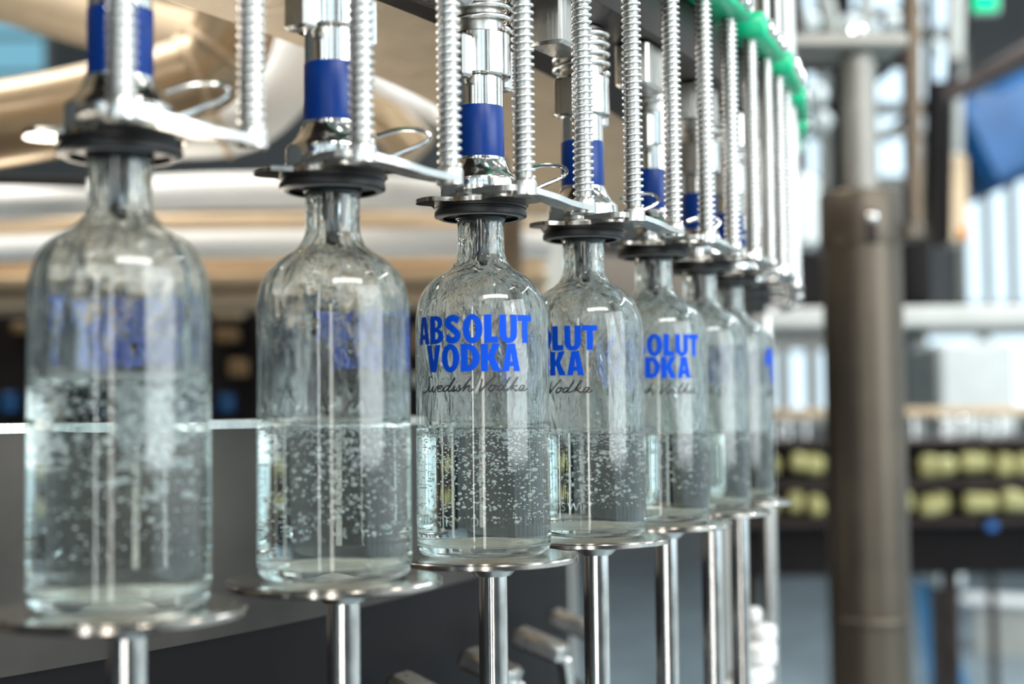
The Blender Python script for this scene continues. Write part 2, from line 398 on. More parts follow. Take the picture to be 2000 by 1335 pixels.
# ------------------------------------------------------------------ centering frames (plate + rubber disc + two sprung rods + green block)
ZD = EYE + .1160                             # underside of rubber disc
RA, RB, RBX = -.0368, .0314, .0537           # rod places: along the tangent, and outwards
def helix(r, wr, z0, z1, pitch, seg=14, n=5):
    turns = (z1 - z0) / pitch; L = int(turns * seg)
    return MB().tube([(r * cos(2 * pi * i / seg), r * sin(2 * pi * i / seg), z0 + (z1 - z0) * i / L) for i in range(L + 1)], wr, n)
rod_me = MB().lathe([(.0048, -.004), (.0048, .42)], 24).mesh('guide_rod', 'rod')
foot_me = MB().lathe([(.0072, -.006), (.0072, .001), (.0062, .003), (.0048, .004)], 24).mesh('rod_foot', 'steel')
spring_me = helix(.0057, .00098, .004, .178, .00425).mesh('coil_spring', 'spring', ang=180)
def make_frame():
    t = thing('centering_frame', 'x', 'centering frame')     # origin on the valve axis at disc underside
    # rubber disc: grooved, hollow below
    MB().lathe([(.0150, .0020), (.0230, .0018), (.0262, .0000), (.0277, .0006), (.0279, .0018), (.0277, .0036), (.0266, .0042), (.0266, .0048),
                (.0277, .0054), (.0279, .0068), (.0274, .0082), (.0090, .0082), (.0090, .0045), (.0150, .0020)], 72, caps=False).obj('rubber_disc', 'rubber', t)
    MB().lathe([(.0100, -.0010), (.0138, -.0018), (.0152, -.0006), (.0152, .0022), (.0100, .0030), (.0100, -.0010)], 56, caps=False).obj('neck_gasket', 'rubber', t)
    MB().lathe([(.0228, -.0003), (.0250, -.0006), (.0268, .0004), (.0250, .0006), (.0228, -.0003)], 64, caps=False).obj('disc_rim', 'dull', t)
    # plate with tab to the back and a wing to the rods
    pl = []
    for i in range(72):
        a = 2 * pi * i / 72; r = .0290
        d = abs(((a - 4.25) + pi) % (2 * pi) - pi); r += .0125 * max(0, 1 - (d / .42) ** 4)
        d = abs(((a + .35) + pi) % (2 * pi) - pi); r += .0170 * max(0, 1 - (d / .62) ** 4)
        pl.append((r * cos(a), r * sin(a)))
    MB().prism(pl, .0070, .0095).obj('carrier_plate', 'plate', t, ang=30)
    MB().lathe([(.0090, .0090), (.0255, .0090), (.0255, .0102), (.0090, .0102)], 64, caps=False).obj('clamp_washer', 'steel', t)
    # arm out to both rods
    arm = smooth_path([(.020, -.030, .0105), (RBX - .006, RA - .004, .0085), (RBX + .001, RA + .020, .0065), (RBX + .002, .004, .0045), (RBX + .001, RB, .0045)], 8)
    mb = MB(); vs = []; W, T = .0062, .0017
    for i, p in enumerate(arm):
        q = arm[min(i + 1, len(arm) - 1)] - arm[max(i - 1, 0)]; s_ = Vector((q.y, -q.x, 0)).normalized() * W
        vs += [p + s_ + Vector((0, 0, T)), p - s_ + Vector((0, 0, T)), p - s_ - Vector((0, 0, T)), p + s_ - Vector((0, 0, T))]
    fs = [(i * 4 + a, i * 4 + (a + 1) % 4, i * 4 + 4 + (a + 1) % 4, i * 4 + 4 + a) for i in range(len(arm) - 1) for a in range(4)] + [(3, 2, 1, 0), tuple(len(vs) - 4 + a for a in range(4))]
    mb.add(vs, fs); mb.obj('arm', 'steel', t, ang=40)
    for i, yy in enumerate((RA, RB)):
        zz = .0105 if i == 0 else .0078
        r_ = link('guide_rod', rod_me, t); r_.location = (RBX, yy, zz)
        f_ = link('rod_foot', foot_me, r_)
        s_ = link('coil_spring', spring_me, r_)
    g = MB().box((RBX, (RA + RB) / 2, .1965), (.030, .098, .020), bev=.0025).obj('green_block', 'green', t, ang=50)
    g['label'] = 'green plastic block joining two sprung rods'
    for yy in (-.030, -.012, .012, .030):
        MB().lathe([(.0062, 0), (.0062, .003), (.0045, .0045), (0.0001, .0045)], 20, caps=False).obj('bolt', 'chrome', g).matrix_local = \
            Matrix.Translation((RBX + .015, (RA + RB) / 2 + yy, .1965)) @ Matrix.Rotation(pi / 2, 4, 'Y')
    # bent wire loop
    lp = smooth_path([(.0255, .006, .0270), (.0340, .014, .0305), (.0410, .022, .0310), (.0450, .026, .0285), (.0430, .024, .0240), (.0360, .014, .0185), (.0300, .004, .0130), (.0255, -.002, .0100)], 8)
    MB().tube(lp, .0013, 8).obj('wire_loop', 'chrome', t)
    return t
fr0 = make_frame()
VORD = ORD[:6] + ['seventh from the left', 'eighth from the left', 'ninth from the left', 'tenth from the left', 'eleventh from the left']
for k in range(NST - 1):
    o = fr0 if k == 0 else copy_tree(fr0)
    o.location = (ST[k][0], ST[k][1], ZD); o.rotation_euler = (0, 0, -ST[k][2])
    if k < 7: lab = 'black-disced centering frame with sprung rods on the %s bottle neck' % (ORD[k])
    else: lab = 'distant centering frame with sprung rods, %s place behind the last bottle' % ['first', 'second', 'third'][k - 7]
    tag(o, lab, 'centering frame', 'centering frames with sprung rods')

# ------------------------------------------------------------------ filling valves
def make_valve():
    t = thing('filling_valve', 'x', 'valve')                 # origin on the axis at eye height - see z values
    z = lambda v: v
    MB().lathe([(.0001, .086), (.0030, .087), (.0042, .094), (.0048, .104), (.0066, .110), (.0066, .1245)], 32, caps=False).obj('nozzle', 'dark', t)
    MB().lathe([(.0080, .1262), (.0241, .1262), (.0245, .1268), (.0245, .1378), (.0240, .1388), (.0200, .1425), (.0168, .1475), (.0160, .1500), (.0080, .1500)], 64, caps=False).obj('bell', 'chrome', t)
    MB().lathe([(.0080, 0.1500), (.0152, 0.1500), (.0154, 0.1506), (.0154, 0.1518), (.0150, 0.1522), (.0080, 0.1522)], 56, caps=False).obj('lower_collar', 'chrome', t)
    MB().lathe([(.0080, 0.1522), (.0145, 0.1522), (.0147, 0.1526), (.0147, 0.1826), (.0145, 0.1830), (.0080, 0.1830)], 56, caps=False).obj('blue_sleeve', 'blue', t)
    MB().lathe([(.0080, 0.1830), (.0143, 0.1830), (.0143, 0.2002), (.0138, 0.2008), (.0080, 0.2008)], 56, caps=False).obj('coupling', 'chrome', t)
    b = MB().lathe([(.0080, 0.2010), (.0185, 0.2010), (.0192, 0.2016), (.0192, 0.2262), (.0186, 0.2268), (.0080, 0.2268)], 56, caps=False).obj('valve_body', 'chrome', t)
    for s_ in (-1, 1):
        MB().box((0, s_ * .0232, .2100), (.016, .010, .026), 0, .0015).obj('lug', 'steel', b)
    MB().lathe([(.0080, 0.2270), (.0150, 0.2270), (.0150, 0.2610), (.0080, 0.2610)], 40, caps=False).obj('neck_tube', 'steel', t)
    helix(.0185, .0017, .2295, .2580, .0068, 28, 8).obj('return_spring', 'spring', t, ang=180)
    return t
v0 = make_valve()
for k in range(NST - 1):
    o = v0 if k == 0 else copy_tree(v0)
    o.location = (ST[k][0], ST[k][1], EYE); o.rotation_euler = (0, 0, -ST[k][2])
    if k < 7: lab = 'steel filling valve with a blue sleeve above the %s bottle' % ORD[k]
    else: lab = 'distant steel filling valve with blue sleeve, %s one past the last bottle' % ['first', 'second', 'third'][k - 7]
    tag(o, lab, 'valve', 'filling valves over the bottles')

# ------------------------------------------------------------------ lettering for the bottles
def arc(cx, cy, rx, ry, a0, a1, n=14): return [(cx + rx * cos(radians(a0 + (a1 - a0) * i / n)), cy + ry * sin(radians(a0 + (a1 - a0) * i / n))) for i in range(n + 1)]
def ribbon(path, wf):
    L, R_ = [], []
    for i, p in enumerate(path):
        a = path[max(i - 1, 0)]; b = path[min(i + 1, len(path) - 1)]
        dx, dy = b[0] - a[0], b[1] - a[1]; l = sqrt(dx * dx + dy * dy) or 1; ww = wf(i / (len(path) - 1)) / 2
        L.append((p[0] - dy / l * ww, p[1] + dx / l * ww)); R_.append((p[0] + dy / l * ww, p[1] - dx / l * ww))
    return L + R_[::-1]
G = {
 'A': (.68, [[(0, 0), (.19, 1), (.49, 1), (.68, 0), (.44, 0), (.41, .18), (.27, .18), (.24, 0)], [(.295, .36), (.385, .36), (.34, .68)]]),
 'B': (.62, [[(0, 0), (0, 1), (.30, 1)] + arc(.30, .75, .29, .25, 88, -60, 10) + arc(.32, .27, .30, .27, 68, -90, 12), [(.25, .16), (.25, .42)] + arc(.28, .29, .11, .13, 90, -90, 8), [(.25, .58), (.25, .84)] + arc(.27, .71, .10, .13, 90, -90, 8)]),
 'O': (.70, [arc(.35, .5, .35, .52, 0, 360, 36)[:-1], arc(.35, .5, .105, .32, 0, 360, 28)[:-1]]),
 'L': (.49, [[(0, 0), (0, 1), (.26, 1), (.26, .22), (.49, .22), (.49, 0)]]),
 'U': (.66, [[(0, 1), (.25, 1), (.25, .32)] + arc(.33, .30, .08, .13, 180, 360, 10) + [(.41, 1), (.66, 1), (.66, .34)] + arc(.33, .32, .33, .34, 0, -180, 18)]),
 'T': (.60, [[(0, 1), (.60, 1), (.60, .78), (.425, .78), (.425, 0), (.175, 0), (.175, .78), (0, .78)]]),
 'V': (.68, [[(0, 1), (.25, 1), (.345, .38), (.44, 1), (.68, 1), (.48, 0), (.20, 0)]]),
 'D': (.66, [[(0, 0), (0, 1), (.26, 1)] + arc(.26, .5, .40, .5, 90, -90, 22), [(.25, .20), (.25, .80)] + arc(.27, .5, .135, .30, 90, -90, 14)]),
 'K': (.70, [[(0, 0), (0, 1), (.25, 1), (.25, .60), (.40, 1), (.67, 1), (.46, .54), (.70, 0), (.42, 0), (.25, .42), (.25, 0)]]),
}
sp_ = [(.55, .80)] + arc(.325, .735, .20, .165, 35, 215, 12) + [(.24, .58), (.36, .47), (.46, .38)] + arc(.31, .27, .20, .17, 25, -150, 12) + [(.06, .20)]
G['S'] = (.64, [ribbon(sp_, lambda t: .235)])
def word_curve(text, gap=.045):
    out = []; x = 0
    for ch in text:
        w_, loops = G[ch]
        out.append([[(px + x, py) for px, py in lp] for lp in loops]); x += w_ + gap
    return out, x - gap
RL = .04018                                  # radius at which print sits, a hair outside the glass
def wrap(me_v, r=RL): return [(r * sin(u / r), -r * cos(u / r), z) for u, z in me_v]
def flat_to_mesh(loops):
    cu = bpy.data.curves.new('tmp', 'CURVE'); cu.dimensions = '2D'; cu.fill_mode = 'BOTH'
    for lp in loops:
        s_ = cu.splines.new('POLY'); s_.points.add(len(lp) - 1)
        for q, p in zip(s_.points, lp): q.co = (p[0], p[1], 0, 1)
        s_.use_cyclic_u = True
    return cu_to(cu)
def cu_to(cu):
    import bmesh
    o = bpy.data.objects.new('tmp', cu); me = bpy.data.meshes.new_from_object(o)
    bm = bmesh.new(); bm.from_mesh(me)
    bmesh.ops.remove_doubles(bm, verts=bm.verts, dist=1e-6)
    xs = [v.co.x for v in bm.verts]; a = min(xs); b = max(xs); st = max((b - a) / 60, .0012)
    t_ = a + st
    while t_ < b:
        bmesh.ops.bisect_plane(bm, geom=bm.verts[:] + bm.edges[:] + bm.faces[:], plane_co=(t_, 0, 0), plane_no=(1, 0, 0)); t_ += st
    vs = [(v.co.x, v.co.y) for v in bm.verts]; bm.verts.index_update(); fs = [tuple(v.index for v in f.verts) for f in bm.faces]
    bm.free(); bpy.data.objects.remove(o); bpy.data.meshes.remove(me)
    return vs, fs
HL = .0163
brand = MB()
for word, zb_, hh in (('ABSOLUT', .1243, .0162), ('VODKA', .1079, .0158)):
    gl, W_ = word_curve(word)
    sc_ = hh * (1.0 if word == 'ABSOLUT' else 1.02)
    for loops in gl:
        vs, fs = flat_to_mesh([[((px - W_ / 2) * sc_ * (1.035), zb_ + py * hh) for px, py in lp] for lp in loops])
        brand.add(wrap(vs), fs)
brand_me = brand.mesh('brand_lettering', 'print_blue', smooth=False)
# handwriting
SCR = [
 [(1.15, 2.2), (.95, 2.55), (.72, 2.2), (.80, 1.5), (.88, .8), (.66, .15), (.2, .0), (.0, .45), (.22, .95)],
 [(1.02, .95), (1.02, .3), (1.18, .05), (1.38, .6), (1.46, .9), (1.46, .25), (1.66, .05), (1.86, .6), (1.90, .95), (1.98, .8)],
 [(2.02, .40), (2.35, .62), (2.38, .95), (2.15, .95), (2.02, .45), (2.18, .03), (2.62, .3)],
 [(3.10, .90), (2.82, .92), (2.66, .4), (2.82, .05), (3.08, .5), (3.28, 1.4), (3.42, 2.2), (3.22, 1.3), (3.12, .3), (3.30, .05), (3.50, .4)],
 [(3.58, .95), (3.55, .2), (3.70, .05), (3.92, .5)], [(3.70, 1.45), (3.76, 1.52)],
 [(4.12, 1.05), (3.98, .85), (4.16, .5), (4.10, .08), (3.86, .12)],
 [(4.16, .1), (4.45, .9), (4.78, 2.2), (4.62, 1.4), (4.46, .05), (4.60, .6), (4.86, .95), (4.90, .2), (5.08, .05), (5.30, .35)],
 [(5.72, 2.0), (5.80, 1.0), (5.84, .0), (6.15, .8), (6.72, 2.5)],
 [(6.92, .95), (6.66, .85), (6.56, .3), (6.76, .03), (6.98, .4), (6.96, .9), (7.20, .75)],
 [(7.70, .90), (7.42, .92), (7.28, .4), (7.44, .05), (7.70, .5), (7.90, 1.4), (8.04, 2.2), (7.86, 1.3), (7.76, .3), (7.92, .05), (8.10, .35)],
 [(8.16, .1), (8.42, .9), (8.72, 2.2), (8.58, 1.3), (8.42, .05)], [(8.92, .95), (8.52, .5), (8.78, .3), (8.96, .02), (9.14, .3)],
 [(9.62, .9), (9.36, .9), (9.22, .35), (9.40, .05), (9.62, .5), (9.66, .9), (9.62, .2), (9.80, .05), (10.05, .45)],
]
scr = MB(); SS = .0072 / 1.0
for st_ in SCR:
    q = smooth_path([(a, b, 0) for a, b in st_], 7)
    pl = [((p.x + .18 * p.y - 5.1) * .00705, .0965 + p.y * .0036) for p in q]
    rb = ribbon(pl, lambda t: .00112 * (1.0 - .40 * abs(2 * t - 1)))
    n = len(pl); scr.add(wrap(rb), [(i, i + 1, 2 * n - 2 - i, 2 * n - 1 - i) for i in range(n - 1)])
script_me = scr.mesh('script_lettering', 'print_black', smooth=False)
# embossed ring of lettering near the foot
fc = bpy.data.curves.new('emb', 'FONT'); fc.body = 'COUNTRY OF SWEDEN'; fc.size = .0078; fc.align_x = 'CENTER'; fc.resolution_u = 3; fc.space_character = 1.25
vs, fs = cu_to(fc)
n = len(vs); embm = MB().add(wrap([(a, .0195 + b) for a, b in vs], .04035), fs)
emboss_me = embm.mesh('embossed_lettering', 'emboss', smooth=False)

# ------------------------------------------------------------------ bottles
HB = .2035
OUT = [(.0001, .0056), (.018, .0044), (.029, .0016), (.0325, .0004), (.0345, .0000), (.0368, .0006), (.0388, .0026), (.0398, .0060), (.0401, .011), (.0400, .030), (.0399, .060), (.0400, .100), (.0400, .1330),
       (.0398, .1400), (.0390, .1465), (.0376, .1520), (.0352, .1570), (.0320, .1612), (.0280, .1648), (.0236, .1677), (.0200, .1700), (.0175, .1725), (.0158, .1752), (.0147, .1782), (.0142, .182), (.0141, .190), (.0143, .1985), (.0147, .1995), (.0147, .2025), (.0140, .2035)]
INN = [(.0108, .2035), (.0106, .2000), (.0108, .182), (.0114, .1775), (.0128, .1742), (.0150, .1712), (.0182, .1682), (.0225, .1655), (.0268, .1623), (.0306, .1583), (.0334, .1542), (.0355, .1492), (.0366, .1440), (.0371, .1380),
       (.0372, .1300), (.0371, .100), (.0371, .060), (.0370, .030), (.0367, .018), (.0360, .0120), (.0338, .0080), (.0290, .0066), (.0200, .0080), (.0100, .0098), (.0001, .0104)]
def subd(prof, n=2):
    q = smooth_path([(r, z, 0) for r, z in prof], n); return [(max(p.x, .0001), p.y) for p in q]
g = MB()
def knurl(r, z, a):
    if z < .0022 and r > .0318: z = z + .0011 * (0.5 + .5 * sin(a * 72)) * (1 - z / .0022)
    return r, z
_o = subd(OUT); _c = [i for i, p in enumerate(_o) if p[0] > .037][0]
g.lathe(_o[:_c + 1], 144, caps=False, mi=2, fn=knurl)
g.lathe(_o[_c:], 144, caps=False, mi=0, fn=knurl)
g.lathe([OUT[-1], INN[0]], 144, caps=False, mi=0)
def wall_wave(r, z, a):
    if .03 < z < .17: r -= .00022 * noise.noise(Vector((cos(a) * 2.2, sin(a) * 2.2, z * 30))) + .0001
    return r, z
g.lathe(subd(INN), 144, caps=False, mi=1, fn=wall_wave)
glass_me = g.mesh('glass_bottle', ['glass', 'wet', 'foot'], ang=180)
def inner_r(z):
    for (r0, z0), (r1, z1) in zip(INN, INN[1:]):
        if z1 <= z <= z0: return r1 + (r0 - r1) * (z - z1) / max(z0 - z1, 1e-9)
    return INN[0][0]
def vodka_mesh(level, seed, rough, mt='vodka'):
    """free surface of the vodka: film running down the wall from the neck, then the pool"""
    n = 132; off = Vector((seed * 3.1, seed * 1.7, seed * .9)); vs = []; rows = []
    zs = [.1995 - (.1995 - level - .004) * i / 58 for i in range(59)]
    for i, z in enumerate(zs):
        R0 = inner_r(z)
        for j in range(n):
            a = 2 * pi * j / n; q = Vector((cos(a), sin(a), 0))
            st_ = noise.noise(q * 4.2 + Vector((0, 0, z * 16)) + off)              # long streaks
            bl = noise.noise(q * 7.5 + Vector((0, 0, z * 55)) + off * 2)            # lobes
            th = .00045 + rough * (.0011 * max(0, st_ + .1) + .0010 * max(0, bl) ** 1.2)
            if z > .150: th += rough * .0009 * max(0, noise.noise(q * 3 + Vector((0, 0, z * 90)) + off))
            if i < 2: th = .00012
            vs.append(((R0 - th) * cos(a), (R0 - th) * sin(a), z))
    Rp = inner_r(level)
    for t_ in (.985, .955, .91, .85, .77, .68, .58, .47, .35, .23, .11):
        for j in range(n):
            a = 2 * pi * j / n; r = Rp * t_
            hgt = noise.noise(Vector((r * cos(a) * 95, r * sin(a) * 95, seed))) * .0016 * rough + noise.noise(Vector((r * cos(a) * 260, r * sin(a) * 260, seed))) * .0007 * rough
            vs.append((r * cos(a), r * sin(a), level + (.0022 if t_ > .98 else .0008 if t_ > .95 else 0) + hgt))
    R_ = 59 + 11; vs.append((0, 0, level)); fs = []
    for i in range(R_ - 1):
        for j in range(n):
            k_ = (j + 1) % n; fs.append((i * n + j, i * n + k_, (i + 1) * n + k_, (i + 1) * n + j))
    for j in range(n): fs.append(((R_ - 1) * n + j, (R_ - 1) * n + (j + 1) % n, R_ * n))
    return MB().add(vs, fs).mesh('vodka', mt, ang=180)
def bubble_mesh(level, seed, count, big, cloud):
    rnd = random.Random(seed); mb = MB()
    for i in range(count * 2):
        a = rnd.uniform(0, 2 * pi); r = .0345 * sqrt(rnd.random())
        z = level - .002 - (level - .022) * rnd.random() ** 1.6
        s_ = .00026 + .00042 * rnd.random() + (.0007 * rnd.random() if rnd.random() < .15 else 0)
        mb.ball((r * cos(a), r * sin(a), z), s_, 6, 4, rnd.uniform(.7, 1))
    for i in range(cloud):                                     # turbulent cloud below the jet
        z = level - .003 - abs(rnd.gauss(0, .020)); a = rnd.gauss(-.3, .9); r = min(.034, abs(rnd.gauss(.014, .010)))
        if z < .02: continue
        s_ = .0003 + big * rnd.random() ** 2.5
        mb.ball((r * cos(a), r * sin(a), z), s_, 9, 5, rnd.uniform(.6, 1))
    for i in range(int(count * .35)):                          # froth ring just below the surface
        a = rnd.uniform(0, 2 * pi); r = .0355 - abs(rnd.gauss(0, .006)); s_ = rnd.uniform(.0002, .0007)
        mb.ball((r * cos(a), r * sin(a), level - .0012 - s_ - rnd.random() * .004), s_, 7, 4)
    return mb.mesh('bubbles', 'bubble', ang=180)
#       level, label turn (deg to the right of the viewer line), film roughness, bubbles, biggest, cloud
BT = [(.1005, 172, 1.5, 260, .0023, 620), (.0800, 140, 1.3, 420, .0010, 120), (.0760, -10, 1.0, 520, .0009, 90), (.0700, -44, .9, 380, .0010, 90),
      (.0660, -3, .9, 240, .0010, 40), (.0640, 172, .8, 160, .001, 30), (.0620, 110, .8, 120, .001, 20)]
BL = ['clear glass vodka bottle, leftmost and nearest, foaming liquid and blue print on its far side',
      'clear glass vodka bottle, second from the left, blue print showing through from the back',
      'clear vodka bottle, third from the left, all blue and black lettering facing front',
      'clear glass vodka bottle, fourth from the left, lettering turned so only its second half shows',
      'clear glass vodka bottle, fifth from the left, blue lettering partly behind its neighbour',
      'blurred clear glass vodka bottle, sixth from the left, second from the end',
      'blurred clear glass vodka bottle at the far end of the row']
for k in range(7):
    lev, turn, rg, nb, big, cl = BT[k]
    b = link('vodka_bottle', glass_me); b.location = (ST[k][0], ST[k][1], ZP + .0003)
    tag(b, BL[k], 'bottle', 'bottles being filled on the carousel')
    view = math.atan2(ST[k][0], ST[k][1])
    b.rotation_euler = (0, 0, 0)
    lq = link('vodka', vodka_mesh(lev, k + 1, rg, 'vodka_calm' if k < 2 else 'vodka'), b); lq.rotation_euler = (0, 0, -view)
    bb = link('bubbles', bubble_mesh(lev, k + 11, nb, big, cl), b); bb['kind'] = 'stuff'; bb.rotation_euler = (0, 0, -view)
    for nm, me in (('brand_lettering', brand_me), ('script_lettering', script_me), ('embossed_lettering', emboss_me)):
        o = link(nm, me, b); o.rotation_euler = (0, 0, -view + radians(turn))

# ------------------------------------------------------------------ behind the carousel: pipes, housings, far machine
def ppath(pts, n=8): return smooth_path([P(*p) for p in pts], n)
def pipe(name, label, pts, r, m_, cat='pipe', group=None, flange=None, n=28):
    q = ppath(pts); o = MB().tube(q, r, n).obj(name, m_); tag(o, label, cat, group)
    for fi in (flange or []):
        i = int(fi * (len(q) - 2)); d = (q[i + 1] - q[i]).normalized()
        f_ = MB().lathe([(r * .9, -.004), (r * 1.06, -.004), (r * 1.08, 0), (r * 1.06, .004), (r * .9, .004)], 36, caps=False).obj('weld_ring', 'tan', o)
        f_.matrix_local = Matrix.Translation(q[i]) @ d.to_track_quat('Z', 'Y').to_matrix().to_4x4()
    return o
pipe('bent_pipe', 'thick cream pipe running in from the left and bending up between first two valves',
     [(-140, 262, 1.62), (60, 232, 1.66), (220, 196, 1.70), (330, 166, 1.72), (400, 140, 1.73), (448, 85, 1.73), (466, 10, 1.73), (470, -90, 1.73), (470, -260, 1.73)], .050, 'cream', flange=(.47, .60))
pipe('slanting_pipe', 'tan pipe slanting down across the top left corner',
     [(-220, -70, 2.3), (0, -20, 2.32), (170, 28, 2.34), (330, 70, 2.36), (560, 118, 2.38), (700, 160, 2.4)], .052, 'tan')
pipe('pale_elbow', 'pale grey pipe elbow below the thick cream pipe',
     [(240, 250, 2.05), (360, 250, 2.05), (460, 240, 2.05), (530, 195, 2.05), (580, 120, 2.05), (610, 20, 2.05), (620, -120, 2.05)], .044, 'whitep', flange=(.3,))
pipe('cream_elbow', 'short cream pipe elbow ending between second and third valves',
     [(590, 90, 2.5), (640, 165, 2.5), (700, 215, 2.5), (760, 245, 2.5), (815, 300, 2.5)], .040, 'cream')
pipe('pale_pipe', 'pale blue-grey pipe slanting behind the third valve',
     [(700, 130, 2.8), (780, 180, 2.8), (860, 215, 2.8), (960, 260, 2.8), (1038, 300, 3.52)], .036, 'whitep')
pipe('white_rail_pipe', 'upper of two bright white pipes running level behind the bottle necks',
     [(-160, 410, 2.6), (150, 388, 2.6), (420, 374, 2.6), (700, 374, 2.6), (900, 384, 2.6), (1075, 392, 2.6)], .033, 'whitep', group='level white pipes behind the bottles')  # white of both level pipes stands for the blown-out highlight on them
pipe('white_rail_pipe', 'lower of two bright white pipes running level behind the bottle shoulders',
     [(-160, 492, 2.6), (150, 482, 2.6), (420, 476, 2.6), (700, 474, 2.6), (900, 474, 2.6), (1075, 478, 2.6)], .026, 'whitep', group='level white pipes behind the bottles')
pipe('dark_rail_pipe', 'thin black pipe at the left edge above the white pipes', [(-140, 348, 2.5), (30, 354, 2.5), (172, 358, 2.5)], .010, 'black')

def pbox(name, label, cat, px0, px1, py0, py1, Y, depth, m_, bev=.01, group=None):
    a = P((px0 + px1) / 2, (py0 + py1) / 2, Y); s_ = Y / FPX
    o = MB().box((0, 0, 0), (abs(px1 - px0) * s_, depth, abs(py1 - py0) * s_), 0, bev).obj(name, m_, ang=40)
    o.location = (a.x, a.y + depth / 2, a.z)
    return tag(o, label, cat, group) if label else o
t = thing('pipe_trough', 'long tan steel trough behind the two level white pipes', 'trough', (0, 0, 0))
def child(o, p): o.parent = p; return o
child(pbox('trough_wall', None, None, -200, 1075, 415, 528, 2.78, .05, 'tan'), t)
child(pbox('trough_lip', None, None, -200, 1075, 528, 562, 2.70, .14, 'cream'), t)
child(pbox('trough_foot', None, None, -200, 1075, 562, 604, 2.74, .10, 'tan'), t)
cab = pbox('dark_cabinet', 'black machine cabinet seen below the tan trough', 'cabinet', -260, 1080, 606, 1500, 2.95, .5, 'black')
for (a, b_, c_, d_, mm, nm) in ((412, 470, 590, 622, 'tan', 'bracket'), (418, 462, 640, 668, 'brown', 'bracket'), (445, 480, 700, 735, 'brown', 'bracket'), (425, 452, 768, 806, 'hoodblue', 'cover'),
                            (0, 26, 765, 806, 'hoodblue', 'cover'), (20, 48, 628, 650, 'brown', 'bracket'), (800, 815, 640, 690, 'brown', 'bracket'), (800, 822, 730, 752, 'greyp', 'bracket')):
    q = pbox(nm, None, None, a, b_, c_, d_, 2.90, .05, mm, .004); q.parent = cab; q.matrix_parent_inverse = Matrix.Translation(-cab.location)
hs = pbox('machine_housing', 'tall brownish grey housing behind the valves on the far side', 'housing', 1000, 1500, -600, 800, 4.4, .6, 'housing', .02)
post = pbox('support_post', 'brown steel post behind the third and fourth bottle necks', 'post', 985, 1030, 415, 2250, 2.49, .04, 'brownsteel', .006)
o = pbox('grey_cabinet', 'soft grey cabinet hanging behind the third and fourth valves', 'panel', 1010, 1120, 150, 1800, 3.56, .05, 'greyp', .01)

# hydraulic column at the right
cpos = P(1690, 800, 2.4)
colm = thing('support_column', 'thick out-of-focus steel column with a collar and slimmer rod on top', 'column', (cpos.x, cpos.y, 0))
zc = lambda py: P(1690, py, 2.4).z
MB().cyl(.0655, .0, zc(478), n=64).obj('lower_tube', 'column', colm)
MB().lathe([(.0655, zc(1218)), (.0675, zc(1214)), (.0675, zc(1204)), (.0655, zc(1200))], 64, caps=False).obj('weld_ring', 'column', colm)
MB().lathe([(.055, zc(482)), (.0680, zc(482)), (.0690, zc(478)), (.0690, zc(385)), (.0665, zc(378)), (.031, zc(376))], 64, caps=False).obj('collar', 'column', colm)
MB().cyl(.0300, zc(378), zc(108), n=48).obj('upper_rod', 'dull', colm)
br = MB().box((-.028, 0, zc(94)), (.200, .12, .026), bev=.006).obj('top_plate', 'dull', colm)
MB().box((-.118, 0, zc(200)), (.014, .10, .160), bev=.004).obj('side_plate', 'dull', br)
MB().lathe([(.0001, .030), (.010, .028), (.016, .018), (.018, 0)], 20, (.0, 0, zc(82)), caps=False).obj('bolt', 'chrome', br)
kb = MB().ball((0, 0, 0), .0105, 20, 12).obj('clamp_bolt', 'chrome', colm); kb.location = (.0, -.074, zc(436))
MB().box((0, -.071, zc(452)), (.016, .016, .05), bev=.003).obj('clamp_lug', 'dark', colm)
MB().box((.083, .0, zc(455)), (.034, .06, .030), bev=.004).obj('side_lug', 'column', colm)

# white guard rail in front of the far machine
rz = P(1700, 622, 3.3)
rail = thing('guard_rail', 'white painted horizontal guard rail passing behind the steel column', 'rail', (0, 0, 0))
MB().box((1.15, 3.3, rz.z + .002), (1.36, .05, .050), bev=.008).obj('top_rail', 'railp', rail)
for xx in (.50, 1.60): MB().box((xx, 3.33, rz.z / 2 - .02), (.045, .045, rz.z - .03), bev=.006).obj('rail_post', 'railp', rail)
MB().box((1.15, 3.33, P(1700, 805, 3.3).z), (1.36, .03, .022), bev=.004).obj('lower_rail', 'cream', rail)

# white cover peeking out past the last valves
cv = P(1512, 598, 2.15)
q = MB(); q.lathe([(.0001, .028), (.018, .027), (.032, .020), (.040, .006), (.041, -.012), (.0001, -.012)], 32, caps=False)
o = q.obj('white_cover', 'whitep'); o.location = cv; o.scale = (1.0, 1.2, .8); o.rotation_euler = (0, -.35, 0)
tag(o, 'white plastic cover beyond the last blurred bottle', 'cover')
q = MB().cyl(.010, 0, cv.z - .01, n=16).obj('cover_stand', 'steel'); q.location = (cv.x - .015, cv.y, 0); q.parent = o; q.matrix_parent_inverse = (Matrix.Translation(cv) @ Matrix.Rotation(-.35, 4, 'Y') @ Matrix.Diagonal((1, 1.2, .8, 1))).inverted()

